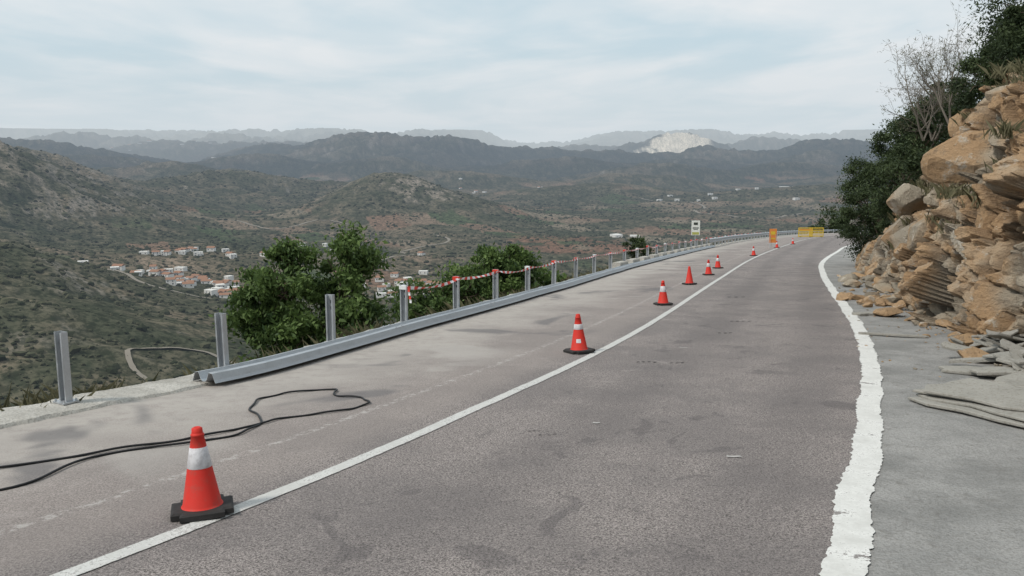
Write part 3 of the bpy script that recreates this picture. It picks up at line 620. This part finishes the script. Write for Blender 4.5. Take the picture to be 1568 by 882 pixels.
def grass(name,pts,h,n,mat,seed,spread=.12):
    r=np.random.default_rng(seed)
    P=np.repeat(np.array(pts),n,axis=0); k=len(P); P=P+np.c_[r.normal(size=(k,2))*spread,np.zeros(k)]
    a=r.uniform(0,6.28,k); ln=h*r.uniform(.3,1.2,k); bend=r.uniform(.1,1.1,k)*ln; w=.003+.003*r.random(k); dx,dy=np.cos(a),np.sin(a)
    b0=P+np.c_[-dy*w,dx*w,np.zeros(k)]; b1=P-np.c_[-dy*w,dx*w,np.zeros(k)]; m=P+np.c_[dx*bend*.35,dy*bend*.35,ln*.6]; tp=P+np.c_[dx*bend,dy*bend,ln]
    V=np.stack([b0,b1,m+np.c_[dy*w*.6,-dx*w*.6,np.zeros(k)],tp,m-np.c_[dy*w*.6,-dx*w*.6,np.zeros(k)]],1).reshape(-1,3); F=np.arange(k*5).reshape(k,5)
    return mesh_np(name,V,F,[mat],attrs={'rnd':np.repeat(r.random(k),5)})
r=np.random.default_rng(3); pts=[]
for _ in range(320):
    i=r.integers(0,len(su)); 
    if not 9<q[i,1]<24: continue
    j=int(r.choice([r.integers(60,150),r.integers(155,190),r.integers(160,200)])); pts.append(P2[i*nv+j])
grass('rock_grass',pts,.26,60,M_leafO,4,.10)
pts=[]
for _ in range(420):
    i=r.integers(60,1000); o_=.42+abs(r.normal())*.5; x,y=Q[i,0]+N[i,0]*o_,Q[i,1]+N[i,1]*o_; pts.append((x,y,float(Hter(np.array([x]),np.array([y]))[0])))
grass('verge_grass',pts,.42,60,M_leafO,6,.15)
# scattered scrub over the slopes (one mass)
r=np.random.default_rng(17); n=90000
a=np.radians(r.uniform(-36,30,n)); rad=np.exp(r.uniform(np.log(60),np.log(3200),n)); x=np.sin(a)*rad; y=np.cos(a)*rad
dens=fbm(x/180,y/180,4,61)+.6*fbm(x/30,y/30,2,64); keep=(dens>r.uniform(-.45,.50,n)); x,y,rad=x[keep],y[keep],rad[keep]
sl_=sdist(x,y,barT); keep=sl_>22; x,y,rad=x[keep],y[keep],rad[keep]; z=hgt(x,y); n=len(x)
sz=np.clip(r.lognormal(0,.5,n)*(.75+rad/1000*.9),.4,4.5)
bm=bmesh.new(); bmesh.ops.create_icosphere(bm,subdivisions=1,radius=1); iv=np.array([w.co for w in bm.verts]); jf=np.array([[w.index for w in f.verts] for f in bm.faces]); bm.free()
V=iv[None]*sz[:,None,None]*r.uniform(.5,1.35,(n,len(iv),1))*np.array([1,1,.7]); V[...,0]+=x[:,None];V[...,1]+=y[:,None];V[...,2]+=(z+sz*.25)[:,None]
F=(jf[None]+(np.arange(n)*len(iv))[:,None,None]).reshape(-1,3)
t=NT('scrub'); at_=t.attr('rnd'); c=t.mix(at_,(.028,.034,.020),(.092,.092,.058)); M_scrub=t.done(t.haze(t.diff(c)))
mesh_np('scrub_vegetation',V.reshape(-1,3),F,[M_scrub],attrs={'rnd':np.repeat(r.random(n),len(iv))})

# ---------------------------------------------------------------- distant villages
def hm(name,col):
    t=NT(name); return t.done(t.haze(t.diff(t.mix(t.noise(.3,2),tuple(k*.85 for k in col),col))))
M_wall=hm('white_render',(.74,.72,.68)); M_roof=hm('terracotta',(.32,.18,.12)); M_win=hm('window_dark',(.06,.06,.07)); M_shed=hm('shed_roof',(.75,.76,.76))
def village(name,items,flat=.3):
    mb=MB(); r=np.random.default_rng(len(name)*7+len(items))
    for (x,y,w,l,h) in items:
        z=float(hgt(np.array([x]),np.array([y]))[0])-1; a=r.uniform(-.6,.6); ax=Vector((math.cos(a),math.sin(a),0)); ay=Vector((-math.sin(a),math.cos(a),0)); c0=Vector((x,y,z))
        H=h+1.5; mb.box(c0+Vector((0,0,H/2)),ax*w/2,ay*l/2,Vector((0,0,H/2)),0)
        for k in(-.28,.25):
            for zz in ([.62] if h<5 else [.35,.75]): mb.box(c0+ax*w*k-ay*(l/2+.04)+Vector((0,0,H*zz)),ax*.6,ay*.04,Vector((0,0,.7)),2)
        if r.random()<flat: mb.box(c0+Vector((0,0,H+.25)),ax*(w/2+.1),ay*(l/2+.1),Vector((0,0,.25)),0)
        else:
            e_=.5; t0=c0+Vector((0,0,H)); X_=ax*(w/2+e_); Y_=ay*(l/2+e_); rg=Vector((0,0,l*.22))
            mb.add([t0-X_-Y_,t0+X_-Y_,t0+X_+Y_,t0-X_+Y_,t0-X_+rg,t0+X_+rg],[(0,1,5,4),(2,3,4,5),(0,4,3),(1,2,5),(0,3,2,1)],1)
    mb.obj(name,[M_wall,M_roof,M_win,M_shed])
r=np.random.default_rng(8)
def clus(cx,cy,sx,sy,n,w=(7,13),h=(3,6)): return [(cx+r.normal()*sx,cy+r.normal()*sy,r.uniform(*w),r.uniform(w[0],w[1]*.8),r.uniform(*h)) for _ in range(n)]
village('hillside_village',clus(-375,1000,44,30,38)+clus(-450,1060,26,18,10)+clus(-475,1240,38,26,16)+clus(-150,1040,30,45,22)+clus(-318,930,20,18,14)+clus(-300,1350,80,80,8),.4)
village('valley_village',clus(-120,4700,110,120,36,(14,28),(5,9))+clus(-1420,3150,50,60,9,(10,22))+clus(-2050,5500,90,160,16,(16,30),(5,9))+clus(-250,3600,300,300,24,(10,20))+clus(-3600,9300,500,200,16,(25,50),(6,10)),.6)
village('industrial_sheds',clus(1430,4100,110,50,20,(28,60),(6,10))+clus(230,1750,16,16,3,(14,24))+clus(700,2900,250,250,12,(10,18)),1.0)
mb_t=[]
M_trk=hm('track_dirt',(.27,.24,.20))
def track(P,w):
    c_=catmull(P,16); T2,N2=normals2(c_); rows=[]; k=len(c_); ww=w*(1+.35*fbm(np.arange(k)*.3,np.zeros(k),3,9))
    for o_ in(-.5,0,.5):
        p=c_+N2*(o_*ww)[:,None]; rows.append(np.c_[p,hgt(p[:,0],p[:,1])+.5])
    V=np.stack(rows,1); V[:,:,2]=V[:,:,2].max(1)[:,None]; I=np.arange(k*3).reshape(k,3); mb_t.append((V.reshape(-1,3),np.stack([I[:-1,:-1],I[:-1,1:],I[1:,1:],I[1:,:-1]],-1).reshape(-1,4)))
track([(-140,590),(-181,570),(-211,576),(-236,562),(-248,545),(-244,528),(-232,512),(-212,500),(-198,487),(-199,472),(-220,458),(-260,450)],3.3)
track([(-650,1900),(-560,1850),(-500,1800),(-430,1900),(-350,1850)],7)
track([(-170,1150),(-200,1250),(-160,1350),(-190,1450),(-120,1600),(-160,1750)],6)
track([(-560,900),(-500,960),(-440,930),(-380,880),(-300,900),(-250,980),(-150,980)],4)
track([(450,3000),(600,2700),(520,2400),(650,2200),(800,2350)],10)
o_=0;VV=[];FF=[]
for v_,f_ in mb_t: VV.append(v_);FF.append(f_+o_);o_+=len(v_)
mesh_np('dirt_track',np.vstack(VV),np.vstack(FF),[M_trk],smooth=True)

# ---------------------------------------------------------------- sign, barriers, panel
M_wsg=simple('sign_white',(.75,.76,.72),.5,var=.05); M_ysg=simple('sign_yellow',(.66,.46,.05),.6,var=.15); M_dsg=simple('sign_dark',(.05,.06,.05),.6); M_osg=simple('sign_orange',(.68,.24,.06),.6,var=.15)
mb=MB(); x,y=11.75,54.5; z0=float(rz(y)); mb.tube([(x,y,z0-.3),(x,y,z0+1.95)],.035,8,0)
mb.box((x,y-.05,z0+1.45),(.27,0,0),(0,.012,0),(0,0,.47),1)
for zz,hw,hh,m in[(1.72,.13,.08,3),(1.45,.19,.03,3),(1.36,.14,.02,3),(1.10,.22,.08,4)]: mb.box((x,y-.067,z0+zz),(hw,0,0),(0,.003,0),(0,0,hh),m)
mb.obj('roadside_sign',[M_gal,M_wsg,M_ysg,M_dsg,simple('sign_green',(.42,.42,.12),.5)])
def pbarrier(name,x,y,w,h,m):
    mb=MB(); z0=float(rz(y)); 
    for zz in(.12,.38*h/1.1+.1,h-.42,h-.06): mb.box((x,y,z0+zz),(w/2,0,0),(0,.03,0),(0,0,.045),0)
    mb.box((x,y,z0+h*.74),(w/2-.02,0,0),(0,.018,0),(0,0,.12),1)
    k=int(w/.16)
    for i in range(k+1): mb.box((x-w/2+i*w/k,y+.004,z0+h/2),(.024 if i not in(0,k) else .05,0,0),(0,.022,0),(0,0,h/2-.03),0)
    for s_ in(-1,1): mb.box((x+s_*w*.36,y,z0+.04),(.05,0,0),(0,.25,0),(0,0,.04),2)
    mb.obj(name,m)
pbarrier('plastic_barrier',37.6,109,1.7,1.25,[M_ysg,M_osg,M_dsg]); pbarrier('plastic_barrier',39.4,110,1.7,1.25,[M_ysg,M_dsg,M_dsg])
mb=MB(); x,y=18.7,60.9; z0=float(rz(y)); mb.box((x,y,z0+.85),(.26,0,0),(0,.015,0),(0,0,.5),0); mb.box((x,y-.02,z0+1.05),(.16,0,0),(0,.004,0),(0,0,.12),1); mb.box((x,y-.02,z0+.65),(.18,0,0),(0,.004,0),(0,0,.04),1)
for s_ in(-1,1): mb.tube([(x+.2*s_,y,z0+1.0),(x+.25*s_,y-.2,z0)],.015,6,2); 
mb.tube([(x,y,z0+1.0),(x,y+.35,z0)],.015,6,2)
mb.obj('roadworks_sign',[M_osg,M_ysg,M_gal])

# ---------------------------------------------------------------- sky, sun, camera
W=bpy.data.worlds.new('World'); SC.world=W; W.use_nodes=True; nt=W.node_tree; nt.nodes.clear()
def wn(t_,**k):
    n_=nt.nodes.new(t_)
    for a_,b_ in k.items(): setattr(n_,a_,b_)
    return n_
out=wn('ShaderNodeOutputWorld'); bg=wn('ShaderNodeBackground'); sky=wn('ShaderNodeTexSky',sky_type='NISHITA'); sky.sun_disc=False
sky.sun_elevation=math.radians(50); sky.sun_rotation=math.radians(240); sky.air_density=1.0; sky.dust_density=2.5; sky.ozone_density=1.2; sky.altitude=300
tc=wn('ShaderNodeTexCoord'); sx=wn('ShaderNodeSeparateXYZ'); nt.links.new(tc.outputs['Generated'],sx.inputs[0])
def wm(op,a,b=0):
    n_=wn('ShaderNodeMath',operation=op)
    for s_,v_ in((n_.inputs[0],a),(n_.inputs[1],b)):
        if hasattr(v_,'links'): nt.links.new(v_,s_)
        else: s_.default_value=v_
    return n_.outputs[0]
def wmix(f,a,b):
    n_=wn('ShaderNodeMix',data_type='RGBA')
    for s_,v_ in((n_.inputs[0],f),(n_.inputs[6],a),(n_.inputs[7],b)):
        if hasattr(v_,'links'): nt.links.new(v_,s_)
        else: s_.default_value=v_ if isinstance(v_,(int,float)) else (*v_,1)
    return n_.outputs[2]
zz=wm('ADD',wm('MAXIMUM',sx.outputs[2],0),.10); cb=wn('ShaderNodeCombineXYZ')
nt.links.new(wm('DIVIDE',sx.outputs[0],zz),cb.inputs[0]); nt.links.new(wm('DIVIDE',sx.outputs[1],zz),cb.inputs[1])
def wnoise(sc,det,ro,di,off):
    mp=wn('ShaderNodeMapping'); mp.inputs['Scale'].default_value=(1,.75,1); mp.inputs['Location'].default_value=off; mp.inputs['Rotation'].default_value=(0,0,.5); nt.links.new(cb.outputs[0],mp.inputs[0])
    n_=wn('ShaderNodeTexNoise'); nt.links.new(mp.outputs[0],n_.inputs['Vector']); n_.inputs['Scale'].default_value=sc; n_.inputs['Detail'].default_value=det; n_.inputs['Roughness'].default_value=ro; n_.inputs['Distortion'].default_value=di; return n_.outputs['Fac']
def wss(v_,a,b,c=0,d_=1):
    m_=wn('ShaderNodeMapRange',interpolation_type='SMOOTHSTEP'); nt.links.new(v_,m_.inputs[0]); m_.inputs[1].default_value=a;m_.inputs[2].default_value=b;m_.inputs[3].default_value=c;m_.inputs[4].default_value=d_; return m_.outputs[0]
ST=.115
def sc3(*c): return tuple(x/ST for x in c)
c1=wss(wnoise(.62,5,.52,.6,(2.2,.7,0)),.40,.62); c2=wss(wnoise(1.7,4,.5,.3,(5,3,0)),.38,.72,0,.45)
cf=wm('MINIMUM',wm('ADD',wm('MULTIPLY',c1,.72),c2),.97)
gap=wmix(.90,sky.outputs[0],sc3(.575,.71,.78))
base=wmix(cf,gap,sc3(.80,.83,.85))
fin=wmix(wss(sx.outputs[2],-.02,.16,.93,0),base,sc3(.635,.695,.735))
nt.links.new(fin,bg.inputs[0]); bg.inputs[1].default_value=ST; nt.links.new(bg.outputs[0],out.inputs[0])
sl=bpy.data.lights.new('sun','SUN'); sl.energy=2.4; sl.angle=math.radians(8); sl.color=(1,.95,.87); so=bpy.data.objects.new('sun',sl); COL.objects.link(so)
el,rot=math.radians(50),math.radians(240); dv=-Vector((math.sin(rot)*math.cos(el),math.cos(rot)*math.cos(el),math.sin(el))); so.rotation_euler=dv.to_track_quat('-Z','Y').to_euler()
cam=bpy.data.cameras.new('camera'); cam.lens=29.96; cam.sensor_width=36; cam.clip_end=100000; cam.clip_start=.05
co=bpy.data.objects.new('camera',cam); COL.objects.link(co); co.location=(0,0,1.7); co.rotation_euler=(math.radians(90-8.97),0,0); SC.camera=co
SC.view_settings.view_transform='Standard'; SC.view_settings.look='None'; SC.view_settings.exposure=0
